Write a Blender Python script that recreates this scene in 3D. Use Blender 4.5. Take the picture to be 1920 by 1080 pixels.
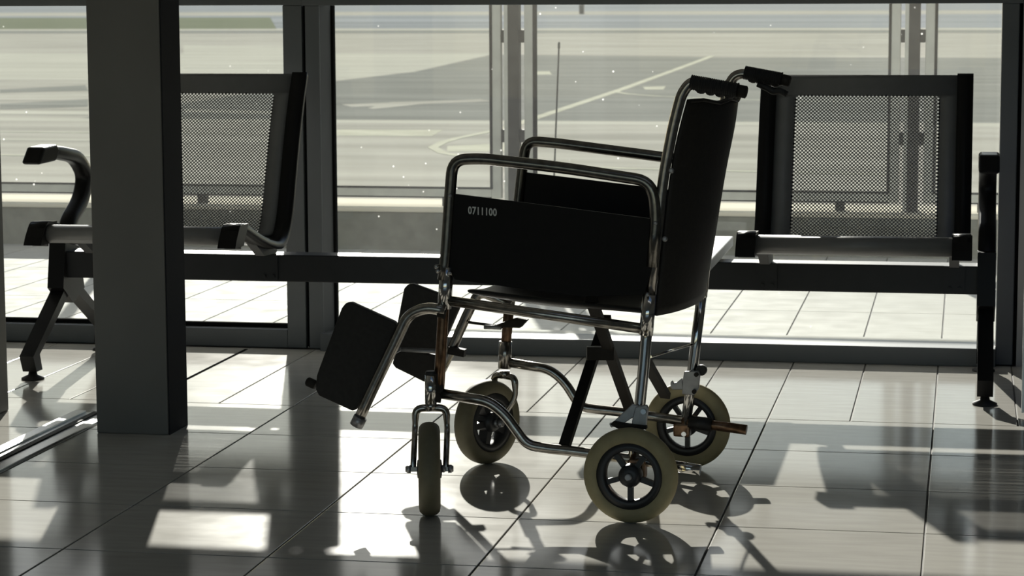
import bpy, bmesh, math, random
import numpy as np
from mathutils import Vector, Matrix

random.seed(4)
scene = bpy.context.scene
for o in list(bpy.data.objects):
    bpy.data.objects.remove(o, do_unlink=True)
COL = scene.collection

# ------------------------------------------------------------------ camera
FPX, YAW, PIT, ROL = 4510.06, -0.186604, 0.123739, -0.004464
CAM = Vector((0.06965, -6.40251, 1.15282))
_f = Vector((math.sin(YAW)*math.cos(PIT), math.cos(YAW)*math.cos(PIT), -math.sin(PIT)))
_r0 = Vector((math.cos(YAW), -math.sin(YAW), 0)); _u0 = _r0.cross(_f)
_r = math.cos(ROL)*_r0 + math.sin(ROL)*_u0; _u = -math.sin(ROL)*_r0 + math.cos(ROL)*_u0
cd = bpy.data.cameras.new('camera'); cam = bpy.data.objects.new('camera', cd); COL.objects.link(cam)
cd.sensor_width = 36.0; cd.lens = FPX*36.0/1920.0; cd.clip_end = 2000; cd.clip_start = 0.05
cd.dof.use_dof = True; cd.dof.focus_distance = 5.4; cd.dof.aperture_fstop = 14.0
cam.matrix_world = Matrix(((_r.x, _u.x, -_f.x, CAM.x), (_r.y, _u.y, -_f.y, CAM.y), (_r.z, _u.z, -_f.z, CAM.z), (0, 0, 0, 1)))
scene.camera = cam

# ------------------------------------------------------------------ light
SUN_AZ, SUN_EL = math.radians(-14.9), math.radians(21.1)
SUN_DIR = Vector((math.sin(SUN_AZ)*math.cos(SUN_EL), math.cos(SUN_AZ)*math.cos(SUN_EL), math.sin(SUN_EL)))
world = bpy.data.worlds.new('sky'); scene.world = world; world.use_nodes = True
wn = world.node_tree; wn.nodes.clear()
wo = wn.nodes.new('ShaderNodeOutputWorld'); wb = wn.nodes.new('ShaderNodeBackground')
sk = wn.nodes.new('ShaderNodeTexSky'); sk.sky_type = 'NISHITA'; sk.sun_disc = False
sk.sun_elevation = SUN_EL; sk.sun_rotation = SUN_AZ
sk.air_density = 1.0; sk.dust_density = 0.35; sk.ozone_density = 1.0
wb.inputs['Strength'].default_value = 0.115
wn.links.new(sk.outputs[0], wb.inputs[0]); wn.links.new(wb.outputs[0], wo.inputs[0])
sl = bpy.data.lights.new('sun', 'SUN'); sun = bpy.data.objects.new('sun', sl); COL.objects.link(sun)
sl.energy = 9.4; sl.color = (1.0, 0.96, 0.885); sl.angle = math.radians(0.53)
sun.rotation_euler = (-SUN_DIR).to_track_quat('-Z', 'Y').to_euler(); sun.location = (-3, 12, 6)
scene.view_settings.view_transform = 'Standard'; scene.view_settings.look = 'None'
scene.view_settings.exposure = 0.0; scene.view_settings.gamma = 1.0
scene.view_settings.use_curve_mapping = False

# ------------------------------------------------------------------ helpers
def ray(px, py):
    return _r*((px-960)/FPX) + _u*((540-py)/FPX) + _f
def on_z(px, py, z=0.0):
    d = ray(px, py); return CAM + d*((z-CAM.z)/d.z)

def P(o, **k):
    for a, b in k.items(): o[a] = b
    return o
def empty(name, loc=(0, 0, 0), rz=0.0, parent=None):
    o = bpy.data.objects.new(name, None); COL.objects.link(o)
    o.location = loc; o.rotation_euler = (0, 0, rz); o.parent = parent
    o.empty_display_size = 0.1
    return o
def thing(name, label, cat, loc=(0, 0, 0), rz=0.0, group=None):
    o = empty(name, loc, rz); o['label'] = label; o['category'] = cat
    if group: o['group'] = group
    return o

class MB:
    """collects boxes, tubes, prisms, lathes into one mesh"""
    def __init__(self): self.v = []; self.f = []; self.s = []
    def add(self, vs, fs, smooth=False):
        n = len(self.v); self.v += [tuple(p) for p in vs]
        self.f += [tuple(i+n for i in q) for q in fs]; self.s += [smooth]*len(fs); return self
    def box(self, x0, x1, y0, y1, z0, z1, b=0.0):
        if b <= 0:
            v = [(x, y, z) for z in (z0, z1) for y in (y0, y1) for x in (x0, x1)]
            return self.add(v, [(0, 2, 3, 1), (4, 5, 7, 6), (0, 1, 5, 4), (2, 6, 7, 3), (0, 4, 6, 2), (1, 3, 7, 5)])
        bm = bmesh.new(); bmesh.ops.create_cube(bm, size=1.0)
        for q in bm.verts:
            q.co = ((x0+x1)/2+q.co.x*(x1-x0), (y0+y1)/2+q.co.y*(y1-y0), (z0+z1)/2+q.co.z*(z1-z0))
        bmesh.ops.bevel(bm, geom=bm.edges[:], offset=b, segments=2, affect='EDGES', profile=0.6)
        bm.verts.index_update()
        self.add([q.co[:] for q in bm.verts], [[w.index for w in q.verts] for q in bm.faces]); bm.free(); return self
    def tube(self, pts, r, seg=12, caps=True, flat=None):
        """round tube along a polyline; r number or list; flat=(normal, k) squashes nothing if None"""
        pts = [Vector(p) for p in pts]; n = len(pts); rs = r if isinstance(r, (list, tuple)) else [r]*n
        tang = []
        for i in range(n):
            a = pts[max(i-1, 0)]; b = pts[min(i+1, n-1)]
            if 0 < i < n-1:
                t = (pts[i]-a).normalized()+(b-pts[i]).normalized()
            else: t = b-a
            tang.append(t.normalized())
        t0 = tang[0]; ref = Vector((0, 0, 1)) if abs(t0.z) < 0.9 else Vector((1, 0, 0))
        u = t0.cross(ref).normalized(); vs = []; fs = []
        for i in range(n):
            t = tang[i]; u = (u-t*u.dot(t)).normalized(); w = t.cross(u)
            for k in range(seg):
                a = 2*math.pi*k/seg; vs.append(pts[i]+(u*math.cos(a)+w*math.sin(a))*rs[i])
        for i in range(n-1):
            for k in range(seg):
                a = i*seg+k; b = i*seg+(k+1) % seg; fs.append((a, b, b+seg, a+seg))
        self.add(vs, fs, True)
        if caps:
            m = len(self.v)-len(vs)
            self.f += [tuple(m+k for k in reversed(range(seg))), tuple(m+(n-1)*seg+k for k in range(seg))]; self.s += [False, False]
        return self
    def bar(self, p0, p1, w, h, up=(0, 0, 1)):
        p0 = Vector(p0); p1 = Vector(p1); t = (p1-p0).normalized(); up = Vector(up)
        s = t.cross(up).normalized(); n = s.cross(t)
        v = [p+s*(a*w/2)+n*(b*h/2) for p in (p0, p1) for a, b in ((-1, -1), (1, -1), (1, 1), (-1, 1))]
        return self.add(v, [(3, 2, 1, 0), (4, 5, 6, 7), (0, 1, 5, 4), (1, 2, 6, 5), (2, 3, 7, 6), (3, 0, 4, 7)])
    def prism(self, poly, d):
        """polygon points (3-D) swept by vector d"""
        d = Vector(d); a = [Vector(p) for p in poly]; n = len(a)
        fs = [tuple(range(n)), tuple(reversed(range(n, 2*n)))] + [(i, i+n, (i+1) % n+n, (i+1) % n) for i in range(n)]
        return self.add(a+[p+d for p in a], fs)
    def lathe(self, prof, c, axis, seg=32, closed=False):
        """prof: (radius, along axis)"""
        c = Vector(c); ax = Vector(axis).normalized(); ref = Vector((0, 0, 1)) if abs(ax.z) < 0.9 else Vector((1, 0, 0))
        u = ax.cross(ref).normalized(); w = ax.cross(u); vs = []; fs = []; n = len(prof)
        for r, h in prof:
            for k in range(seg):
                a = 2*math.pi*k/seg; vs.append(c+ax*h+(u*math.cos(a)+w*math.sin(a))*r)
        for i in range(n if closed else n-1):
            j = (i+1) % n
            for k in range(seg):
                l = (k+1) % seg; fs.append((i*seg+k, i*seg+l, j*seg+l, j*seg+k))
        self.add(vs, fs, True)
        if not closed:
            m = len(self.v)-len(vs)
            self.f += [tuple(m+k for k in reversed(range(seg))), tuple(m+(n-1)*seg+k for k in range(seg))]; self.s += [False, False]
        return self
    def mesh(self, name):
        me = bpy.data.meshes.new(name); me.from_pydata([tuple(p) for p in self.v], [], self.f)
        me.polygons.foreach_set('use_smooth', self.s); me.update()
        bm = bmesh.new(); bm.from_mesh(me); bmesh.ops.recalc_face_normals(bm, faces=bm.faces[:]); bm.to_mesh(me); bm.free()
        return me
    def build(self, name, mat, parent=None, **k):
        me = self.mesh(name); me.materials.append(mat)
        o = bpy.data.objects.new(name, me); COL.objects.link(o); o.parent = parent
        return P(o, **k)
def link_copy(src, parent, loc=None):
    c = src.copy(); COL.objects.link(c); c.parent = parent
    if loc is not None: c.location = loc
    return c
def smooth_path(pts, r=0.04, n=6):
    """round the corners of a polyline"""
    pts = [Vector(p) for p in pts]; out = [pts[0]]
    for i in range(1, len(pts)-1):
        a, b, c = pts[i-1], pts[i], pts[i+1]; d1 = (a-b); d2 = (c-b)
        k = min(r, d1.length*0.48, d2.length*0.48); p = b+d1.normalized()*k; q = b+d2.normalized()*k
        for j in range(n+1):
            t = j/n; out.append(p*(1-t)**2+b*2*t*(1-t)+q*t*t)
    out.append(pts[-1]); return out

# ------------------------------------------------------------------ materials
def nodes(name):
    m = bpy.data.materials.new(name); m.use_nodes = True; t = m.node_tree
    return m, t, t.nodes['Principled BSDF']
def mat(name, col, rough=0.5, metal=0.0, vary=0.0, scale=20.0, bump=0.0, spec=0.5, coat=0.0, col2=None, stretch=None):
    m, t, b = nodes(name)
    b.inputs['Base Color'].default_value = (*col, 1); b.inputs['Roughness'].default_value = rough
    b.inputs['Metallic'].default_value = metal; b.inputs['Specular IOR Level'].default_value = spec
    b.inputs['Coat Weight'].default_value = coat
    tc = t.nodes.new('ShaderNodeTexCoord'); mp = t.nodes.new('ShaderNodeMapping')
    t.links.new(tc.outputs['Object'], mp.inputs[0])
    if stretch: mp.inputs['Scale'].default_value = stretch
    nz = t.nodes.new('ShaderNodeTexNoise'); nz.inputs['Scale'].default_value = scale; nz.inputs['Detail'].default_value = 5
    t.links.new(mp.outputs[0], nz.inputs['Vector'])
    if vary > 0 or col2:
        rp = t.nodes.new('ShaderNodeValToRGB'); e = rp.color_ramp.elements
        c2 = col2 or tuple(c*(1+vary) for c in col)
        e[0].position = 0.3; e[1].position = 0.7
        e[0].color = (*[c*(1-vary) for c in col], 1); e[1].color = (*c2, 1)
        t.links.new(nz.outputs['Fac'], rp.inputs[0]); t.links.new(rp.outputs[0], b.inputs['Base Color'])
    if bump > 0:
        bp = t.nodes.new('ShaderNodeBump'); bp.inputs['Strength'].default_value = bump; bp.inputs['Distance'].default_value = 0.002
        t.links.new(nz.outputs['Fac'], bp.inputs['Height']); t.links.new(bp.outputs[0], b.inputs['Normal'])
    return m

M = {}
M['frame'] = mat('grey_aluminium', (0.13, 0.14, 0.145), 0.42, 0.0, 0.06, 6)
M['gasket'] = mat('black_gasket', (0.012, 0.012, 0.012), 0.9, spec=0.0)
M['pillar'] = mat('pillar_paint', (0.165, 0.16, 0.148), 0.55, 0, 0.08, 4, 0.05)
M['side_shade'] = mat('pillar_side_shade', (0.026, 0.027, 0.030), 0.85, 0, 0.08, 4, spec=0.08)
M['wall'] = mat('wall_paint', (0.55, 0.55, 0.53), 0.8, 0, 0.05, 3)
M['ceiling'] = mat('ceiling_paint', (0.7, 0.7, 0.68), 0.9, 0, 0.03, 3)
M['grout'] = mat('dark_grout', (0.075, 0.068, 0.06), 0.8, 0, 0.2, 60)
M['steel'] = mat('brushed_track', (0.50, 0.50, 0.50), 0.36, 1.0, 0.12, 40, stretch=(20, 1, 1))
M['chrome'] = mat('chrome', (0.58, 0.57, 0.55), 0.12, 1.0, 0.04, 60, 0.03)
M['chrome_worn'] = mat('worn_chrome', (0.36, 0.34, 0.31), 0.24, 1.0, 0.25, 70, 0.08)
M['arm_chrome'] = mat('dull_dark_chrome', (0.20, 0.19, 0.17), 0.26, 1.0, 0.25, 60, 0.06)
M['brown_chrome'] = mat('rusty_chrome', (0.19, 0.115, 0.07), 0.32, 0.85, 0.35, 60, 0.08)
M['black_metal'] = mat('black_painted_metal', (0.022, 0.019, 0.016), 0.6, 0, 0.2, 40, spec=0.2)
M['bench_metal'] = mat('perforated_steel', (0.20, 0.20, 0.20), 0.42, 0.1, 0.05, 30)
M['bench_black'] = mat('gloss_black', (0.010, 0.010, 0.010), 0.38, 0, 0, spec=0.18)
M['beam'] = mat('black_beam', (0.016, 0.017, 0.019), 0.45, 0, 0.1, 20, spec=0.3)
M['vinyl'] = mat('black_vinyl', (0.026, 0.024, 0.022), 0.55, 0, 0.15, 90, 0.25, spec=0.25)
M['vinyl_brown'] = mat('torn_lining', (0.16, 0.085, 0.05), 0.8, 0, 0.2, 90)
M['panel'] = mat('black_plastic_panel', (0.007, 0.006, 0.006), 0.55, 0, 0.1, 50, spec=0.2)
M['rubber'] = mat('black_rubber', (0.013, 0.013, 0.013), 0.55, 0, 0.1, 60, 0.1)
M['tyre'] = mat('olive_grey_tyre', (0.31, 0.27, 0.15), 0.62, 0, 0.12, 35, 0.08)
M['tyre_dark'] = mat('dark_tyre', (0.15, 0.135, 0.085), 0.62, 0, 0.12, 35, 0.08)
M['rim'] = mat('black_rim', (0.02, 0.021, 0.023), 0.42)
M['zinc'] = mat('zinc_plate', (0.34, 0.34, 0.35), 0.4, 0.7, 0.12, 50)
M['text'] = mat('grey_print', (0.7, 0.7, 0.67), 0.6)
M['blue'] = mat('blue_board', (0.012, 0.03, 0.13), 0.35, 0, 0.1, 10)
M['kerb'] = mat('kerb_concrete', (0.14, 0.145, 0.12), 0.85, 0, 0.2, 14, 0.2)
M['screen'] = mat('screen_aluminium', (0.40, 0.41, 0.38), 0.55, 0.0, 0.1, 12)
M['post'] = mat('screen_post', (0.03, 0.03, 0.028), 0.7, 0.0, 0.3, 20, spec=0.2)
M['table'] = mat('grey_laminate', (0.52, 0.55, 0.58), 0.4, 0, 0.03, 20)
M['asphalt'] = mat('asphalt', (0.285, 0.28, 0.245), 0.75, 0, 0.17, 1.6, stretch=(0.16, 1.0, 1))
M['concrete'] = mat('apron_concrete', (0.475, 0.445, 0.375), 0.75, 0, 0.20, 1.5, stretch=(0.16, 1.0, 1))
M['concrete2'] = mat('pale_concrete', (0.56, 0.53, 0.44), 0.7, 0, 0.10, 1.5, stretch=(0.16, 1.0, 1))
M['grass'] = mat('dry_grass', (0.20, 0.215, 0.14), 0.95, 0, 0.15, 0.3, stretch=(0.15, 1.0, 1))
M['far'] = mat('far_tarmac', (0.33, 0.34, 0.34), 0.8, 0, 0.2, 0.25, stretch=(0.1, 1.0, 1))
M['paint'] = mat('worn_line_paint', (0.62, 0.59, 0.46), 0.7, 0, 0.12, 3)

def tile_mat(name, col, rough, vary, seedscale, spec=0.5):
    """glazed tile: streaky grain plus a slight tint per tile"""
    m, t, b = nodes(name)
    tc = t.nodes.new('ShaderNodeTexCoord'); oi = t.nodes.new('ShaderNodeObjectInfo')
    ge = t.nodes.new('ShaderNodeNewGeometry')
    mp = t.nodes.new('ShaderNodeMapping'); mp.inputs['Scale'].default_value = (1.2, 7, 1)
    t.links.new(ge.outputs['Position'], mp.inputs[0])
    nz = t.nodes.new('ShaderNodeTexNoise'); nz.inputs['Scale'].default_value = seedscale; nz.inputs['Detail'].default_value = 7
    t.links.new(mp.outputs[0], nz.inputs['Vector'])
    rp = t.nodes.new('ShaderNodeValToRGB'); e = rp.color_ramp.elements
    e[0].position = 0.32; e[1].position = 0.68
    e[0].color = (*[c*(1-vary) for c in col], 1); e[1].color = (*[c*(1+vary) for c in col], 1)
    t.links.new(nz.outputs['Fac'], rp.inputs[0])
    mu = t.nodes.new('ShaderNodeMath'); mu.operation = 'MULTIPLY_ADD'
    mu.inputs[1].default_value = 0.10; mu.inputs[2].default_value = 0.95
    t.links.new(oi.outputs['Random'], mu.inputs[0])
    hv = t.nodes.new('ShaderNodeHueSaturation'); t.links.new(mu.outputs[0], hv.inputs['Value']); t.links.new(rp.outputs[0], hv.inputs['Color'])
    t.links.new(hv.outputs[0], b.inputs['Base Color'])
    n2 = t.nodes.new('ShaderNodeTexNoise'); n2.inputs['Scale'].default_value = 9; n2.inputs['Detail'].default_value = 6
    t.links.new(ge.outputs['Position'], n2.inputs['Vector'])
    mr = t.nodes.new('ShaderNodeMapRange'); mr.inputs['To Min'].default_value = rough*0.75; mr.inputs['To Max'].default_value = rough*1.3
    t.links.new(n2.outputs['Fac'], mr.inputs[0]); t.links.new(mr.outputs[0], b.inputs['Roughness'])
    b.inputs['Specular IOR Level'].default_value = spec
    return m
for _n in ('asphalt', 'concrete', 'concrete2', 'grass', 'far', 'paint', 'kerb'):
    M[_n].node_tree.nodes['Principled BSDF'].inputs['Specular IOR Level'].default_value = 0.0
M['tile'] = tile_mat('floor_tile', (0.455, 0.44, 0.405), 0.12, 0.07, 5, 0.09)
M['paver'] = tile_mat('outdoor_paver', (0.37, 0.36, 0.325), 0.7, 0.05, 4, 0.06)

def glass_mat(name, dirt=0.03, thr=0.72):
    m = bpy.data.materials.new(name); m.use_nodes = True; t = m.node_tree; t.nodes.clear()
    out = t.nodes.new('ShaderNodeOutputMaterial')
    tr = t.nodes.new('ShaderNodeBsdfTransparent'); tr.inputs[0].default_value = (0.955, 0.965, 0.955, 1)
    gl = t.nodes.new('ShaderNodeBsdfGlossy'); gl.inputs['Roughness'].default_value = 0.02
    fr = t.nodes.new('ShaderNodeFresnel'); fr.inputs['IOR'].default_value = 1.33
    mx = t.nodes.new('ShaderNodeMixShader'); t.links.new(fr.outputs[0], mx.inputs[0])
    t.links.new(tr.outputs[0], mx.inputs[1]); t.links.new(gl.outputs[0], mx.inputs[2])
    # dust film and specks that scatter the sun
    tl = t.nodes.new('ShaderNodeBsdfTranslucent'); tl.inputs[0].default_value = (0.8, 0.8, 0.78, 1)
    tc = t.nodes.new('ShaderNodeTexCoord')
    n1 = t.nodes.new('ShaderNodeTexNoise'); n1.inputs['Scale'].default_value = 3.0; n1.inputs['Detail'].default_value = 6
    t.links.new(tc.outputs['Object'], n1.inputs['Vector'])
    v1 = t.nodes.new('ShaderNodeTexVoronoi'); v1.inputs['Scale'].default_value = 16.0
    t.links.new(tc.outputs['Object'], v1.inputs['Vector'])
    sp = t.nodes.new('ShaderNodeMapRange'); sp.inputs['From Min'].default_value = 0.07; sp.inputs['From Max'].default_value = 0.03
    sp.inputs['To Min'].default_value = 0.0; sp.inputs['To Max'].default_value = 0.45
    t.links.new(v1.outputs['Distance'], sp.inputs[0])
    gate = t.nodes.new('ShaderNodeMapRange'); gate.inputs['From Min'].default_value = 0.52; gate.inputs['From Max'].default_value = 0.6
    t.links.new(n1.outputs['Fac'], gate.inputs[0])
    ml = t.nodes.new('ShaderNodeMath'); ml.operation = 'MULTIPLY'
    t.links.new(sp.outputs[0], ml.inputs[0]); t.links.new(gate.outputs[0], ml.inputs[1])
    fm = t.nodes.new('ShaderNodeMath'); fm.operation = 'MULTIPLY_ADD'; fm.inputs[1].default_value = dirt
    t.links.new(n1.outputs['Fac'], fm.inputs[0]); t.links.new(ml.outputs[0], fm.inputs[2])
    m2 = t.nodes.new('ShaderNodeMixShader'); t.links.new(fm.outputs[0], m2.inputs[0])
    t.links.new(mx.outputs[0], m2.inputs[1]); t.links.new(tl.outputs[0], m2.inputs[2])
    t.links.new(m2.outputs[0], out.inputs[0])
    return m
M['glass'] = glass_mat('window_glass', 0.026)
M['glass2'] = glass_mat('screen_glass', 0.008)

# ------------------------------------------------------------------ setting: floor
T = 0.44
ROOM_X0, ROOM_X1, ROOM_Y0 = -5.6, 3.4, -10.0
floor = MB().box(ROOM_X0, ROOM_X1, ROOM_Y0, 1.30, -0.12, -0.0035).build('floor', M['grout'], kind='structure')
g = 0.0022
tm = MB().box(-T/2+g, T/2-g, -T/2+g, T/2-g, -0.010, 0.0, 0.0012).mesh('tile'); tm.materials.append(M['tile'])
first = None
for j in range(0, 9):
    for i in range(-12, 7):
        x0 = i*T
        if x0 < ROOM_X0 or x0+T > ROOM_X1: continue
        o = bpy.data.objects.new('tile', tm); COL.objects.link(o); o.parent = floor; o.location = (x0+T/2, -(j+0.5)*T, 0)
bt = MB().box(-T/4+g, T/4-g, -0.5+g, 0.5-g+0.03, -0.010, 0.0, 0.0012).mesh('border_tile'); bt.materials.append(M['tile'])
for i in range(-24, 14):
    x0 = i*T/2
    if x0 < ROOM_X0 or x0+T/2 > ROOM_X1: continue
    o = bpy.data.objects.new('border_tile', bt); COL.objects.link(o); o.parent = floor; o.location = (x0+T/4, 0.5, 0)
MB().box(ROOM_X0, ROOM_X1, ROOM_Y0, -9*T-g, -0.010, 0.0).build('tile_field', M['tile'], floor)

# metal door track let into the floor, beside the pillar
tr = MB().box(-2.330, -2.296, -3.2, -0.20, -0.004, 0.006, 0.002).box(-2.236, -2.206, -3.2, -0.20, -0.004, 0.006, 0.002)
tr.box(-2.296, -2.236, -3.2, -0.20, -0.006, 0.0005)
track = tr.build('trim_1', M['steel'], kind='structure')
MB().box(-2.275, -2.257, -3.2, -0.20, 0.0005, 0.004).build('guide_rib', M['black_metal'], track)
MB().box(-2.208, -2.198, -0.20, 1.0, -0.004, 0.0012).build('joint_strip', M['gasket'], track)

# room shell
# ceiling with an unseen opening, added to let in bluish sky light
RX0, RX1, RY0, RY1 = -1.0, 1.6, -3.1, -2.1
ce = MB().box(ROOM_X0, RX0, ROOM_Y0, 1.35, 2.9, 3.0).box(RX1, ROOM_X1, ROOM_Y0, 1.35, 2.9, 3.0)
ce.box(RX0, RX1, ROOM_Y0, RY0, 2.9, 3.0).box(RX0, RX1, RY1, 1.35, 2.9, 3.0)
ce = ce.build('ceiling', M['ceiling'], kind='structure')
rl = P(empty('added_roof_opening', (0, 0, 0)), kind='structure')
for q in ((RX0-0.04, RX0, RY0, RY1), (RX1, RX1+0.04, RY0, RY1), (RX0-0.04, RX1+0.04, RY0-0.04, RY0), (RX0-0.04, RX1+0.04, RY1, RY1+0.04)):
    MB().box(*q, 3.0, 3.35).build('upstand', M['frame'], rl)
MB().box(ROOM_X0-0.1, ROOM_X0, ROOM_Y0, 1.35, -0.12, 3.0).build('wall_left', M['wall'], kind='structure')
MB().box(ROOM_X1, ROOM_X1+0.1, ROOM_Y0, 1.35, -0.12, 3.0).build('wall_right', M['wall'], kind='structure')
wb_ = MB().box(ROOM_X0, ROOM_X1, ROOM_Y0-0.12, ROOM_Y0, -0.12, 0.3).box(ROOM_X0, ROOM_X1, ROOM_Y0-0.12, ROOM_Y0, 2.7, 3.0)
wb_.box(ROOM_X0, -5.2, ROOM_Y0-0.12, ROOM_Y0, 0.3, 2.7).box(3.0, ROOM_X1, ROOM_Y0-0.12, ROOM_Y0, 0.3, 2.7)
wb_.build('wall_back', M['wall'], kind='structure')
# front wall above the transom and beside the glazing
HZ = 1.104
wf = MB().box(ROOM_X0, ROOM_X1, 1.05, 1.20, HZ+0.10, 3.0).box(0.235, ROOM_X1, 1.05, 1.20, -0.12, HZ+0.10)
wf.build('wall_front', M['wall'], kind='structure')

# window_1: sliding door leaves left of the seam; window_2: fixed pane right of it
w1 = P(empty('window_1', (-3.8, 1.08, 0)), kind='structure')
def wpart(name, mb, m, par):
    o = mb.build(name, m, par); o.location = -Vector(par.location); return o
wpart('transom', MB().box(ROOM_X0, -2.012, 1.05, 1.076, HZ, HZ+0.10, 0.003), M['frame'], w1)
wpart('stile', MB().box(-2.079, -2.016, 1.05, 1.11, 0.0, HZ, 0.003), M['frame'], w1)
wpart('bottom_rail', MB().box(ROOM_X0, -2.079, 1.05, 1.11, 0.0, 0.060, 0.003), M['frame'], w1)
wpart('glazing_bead', MB().box(ROOM_X0, -2.079, 1.085, 1.105, 0.060, 0.074), M['gasket'], w1)
wpart('pane', MB().box(ROOM_X0, -2.079, 1.086, 1.092, 0.060, HZ+0.10), M['glass'], w1)
w2 = P(empty('window_2', (-0.9, 1.08, 0)), kind='structure')
wpart('transom', MB().box(-2.012, 0.235, 1.04, 1.076, HZ-0.001, HZ+0.10, 0.003), M['frame'], w2)
wpart('jamb', MB().box(-2.004, -1.957, 1.045, 1.14, 0.0, HZ, 0.003), M['frame'], w2)
wpart('reveal', MB().prism([(-1.957, 1.055, 0.055), (-1.934, 1.098, 0.055), (-1.934, 1.14, 0.055), (-1.957, 1.14, 0.055)], (0, 0, HZ-0.055)), M['frame'], w2)
wpart('gasket', MB().box(-1.936, -1.927, 1.098, 1.13, 0.055, HZ), M['gasket'], w2)
wpart('gasket', MB().box(-2.016, -2.004, 1.075, 1.11, 0.0, HZ), M['gasket'], w2)
wpart('jamb', MB().box(0.172, 0.224, 1.045, 1.14, 0.0, HZ, 0.003), M['frame'], w2)
wpart('gasket', MB().box(0.224, 0.235, 1.06, 1.14, 0.0, HZ), M['gasket'], w2)
wpart('sill', MB().box(-1.957, 0.172, 1.000, 1.14, 0.0, 0.056, 0.003), M['frame'], w2)
wpart('sill_lip', MB().box(-1.957, 0.172, 1.14, 1.245, 0.0, 0.050, 0.003), M['paver'], w2)
wpart('pane', MB().box(-1.930, 0.172, 1.112, 1.118, 0.056, HZ+0.10), M['glass'], w2)

# outside: paving, kerb wall, apron
pav = MB().box(-9, 6, 1.30, 4.0, -0.12, -0.004).build('paving', M['grout'], kind='structure')
pm = MB().box(-0.1262+0.0015, 0.1262-0.0015, -0.447, 0.447, -0.012, 0.0, 0.001).mesh('paver'); pm.materials.append(M['paver'])
for j in range(3):
    for i in range(-22, 9):
        o = bpy.data.objects.new('paver', pm); COL.objects.link(o); o.parent = pav
        o.location = (0.006+(i+0.5)*0.2555, 1.75+j*0.9, 0)
MB().box(-9, 6, 1.20, 1.299, -0.12, 0.0).build('threshold', M['paver'], pav)
kw = MB().box(-12, 8, 3.975, 4.41, -0.05, 0.170).build('wall_outside', M['kerb'], kind='structure')
MB().box(-12, 8, 3.965, 4.42, 0.170, 0.190, 0.006).build('lit_kerb_top', M['concrete2'], kw)  # sunlit top put into a paler slab, shaded face into darker concrete

ground = MB().box(-400, 300, 4.4, 700, -0.3, -0.05).build('ground', M['concrete'], kind='structure')
_pz = [-0.0497]
def patch(name, poly, m):
    _pz[0] += 0.00012
    return MB().prism([(x, y, -0.06) for x, y in poly], (0, 0, 0.06+_pz[0])).build(name, m, ground)
def pxy(*pts): return [tuple(on_z(x, y, -0.05))[:2] for x, y in pts]
patch('asphalt_lane', [(-8.2, 15.3), (-8.14, 24.6), (-7.9, 28.2), (-8.54, 37.4), (-4.36, 35.8), (40, 33), (40, 15.9), (-5.6, 15.35)], M['asphalt'])
patch('pale_strip', [(-30, 14.75), (30, 14.9), (30, 15.75), (-5.6, 15.32), (-30, 15.3)], M['concrete2'])
patch('pale_apron', [(-60, 25.5), (-8.14, 24.9), (-7.9, 28.2), (-8.6, 37.6), (-30, 38), (-60, 36)], M['concrete2'])
patch('verge', [(-120, 60.5), (80, 56.5), (90, 60.5), (-120, 66)], M['asphalt'])
patch('pale_kerb_strip', [(-120, 66), (90, 60.5), (95, 64), (-120, 70)], M['concrete2'])
patch('far_taxiway', [(-200, 70), (100, 64), (140, 100), (-200, 108)], M['far'])
patch('grass_strip', [(-60, 66), (-21, 66), (-30, 96), (-90, 100)], M['grass'])
patch('pale_far_strip', [(-300, 108), (200, 100), (220, 118), (-300, 124)], M['concrete'])
patch('far_field', [(-380, 124), (280, 118), (290, 690), (-390, 690)], M['far'])
patch('pale_bay', [(-5.2, 12.95), (-4.25, 12.97), (-4.35, 13.82), (-5.3, 13.75)], M['paint'])
patch('pale_bay', [(-3.86, 11.74), (-3.4, 12.15), (-3.1, 11.2), (-3.72, 11.1)], M['paint'])
patch('pale_bay', [(-9.0, 12.0), (-5.4, 12.0), (-5.0, 12.25), (-9.0, 12.35)], M['concrete2'])
patch('pale_dash', pxy((998, 134), (1030, 134), (1035, 140), (998, 140)), M['paint'])
patch('pale_dash', pxy((1205, 163), (1248, 162), (1244, 168), (1210, 168)), M['paint'])
patch('tyre_streak', pxy((640, 196), (900, 186), (925, 190), (660, 201)), M['concrete'])
patch('tyre_streak', pxy((730, 192), (860, 188), (700, 205), (690, 203)), M['concrete'])
patch('dark_streak', pxy((0, 168), (160, 160), (165, 170), (0, 174)), M['asphalt'])
patch('dark_streak', pxy((0, 195), (165, 186), (165, 200), (0, 205)), M['asphalt'])
patch('pale_streak', pxy((0, 208), (165, 209), (165, 216), (0, 214)), M['concrete2'])
patch('pale_streak', pxy((344, 205), (520, 209), (520, 214), (344, 211)), M['concrete2'])
patch('pale_streak', pxy((344, 85), (532, 88), (532, 128), (344, 128)), M['concrete2'])
def ribbon(pts, w, name='painted_line'):
    pts = [Vector((x, y, 0)) for x, y in pts]; L = []; R_ = []; _pz[0] += 0.00012
    for i, p in enumerate(pts):
        t = (pts[min(i+1, len(pts)-1)]-pts[max(i-1, 0)]).normalized(); n = Vector((-t.y, t.x, 0))
        L.append(p+n*w/2); R_.append(p-n*w/2)
    n = len(pts); poly = L+R_[::-1]
    mb = MB(); v = [(q.x, q.y, -0.055) for q in L+R_]+[(q.x, q.y, _pz[0]) for q in L+R_]; f = []
    for i in range(n-1):
        f += [(2*n+i, 2*n+i+1, 3*n+i+1, 3*n+i), (i, n+i, n+i+1, i+1), (i, i+1, 2*n+i+1, 2*n+i), (n+i, 3*n+i, 3*n+i+1, n+i+1)]
    f += [(0, 2*n, 3*n, n), (n-1, 2*n-1, 4*n-1, 3*n-1)]
    return mb.add(v, f).build(name, M['paint'], ground)
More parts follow.
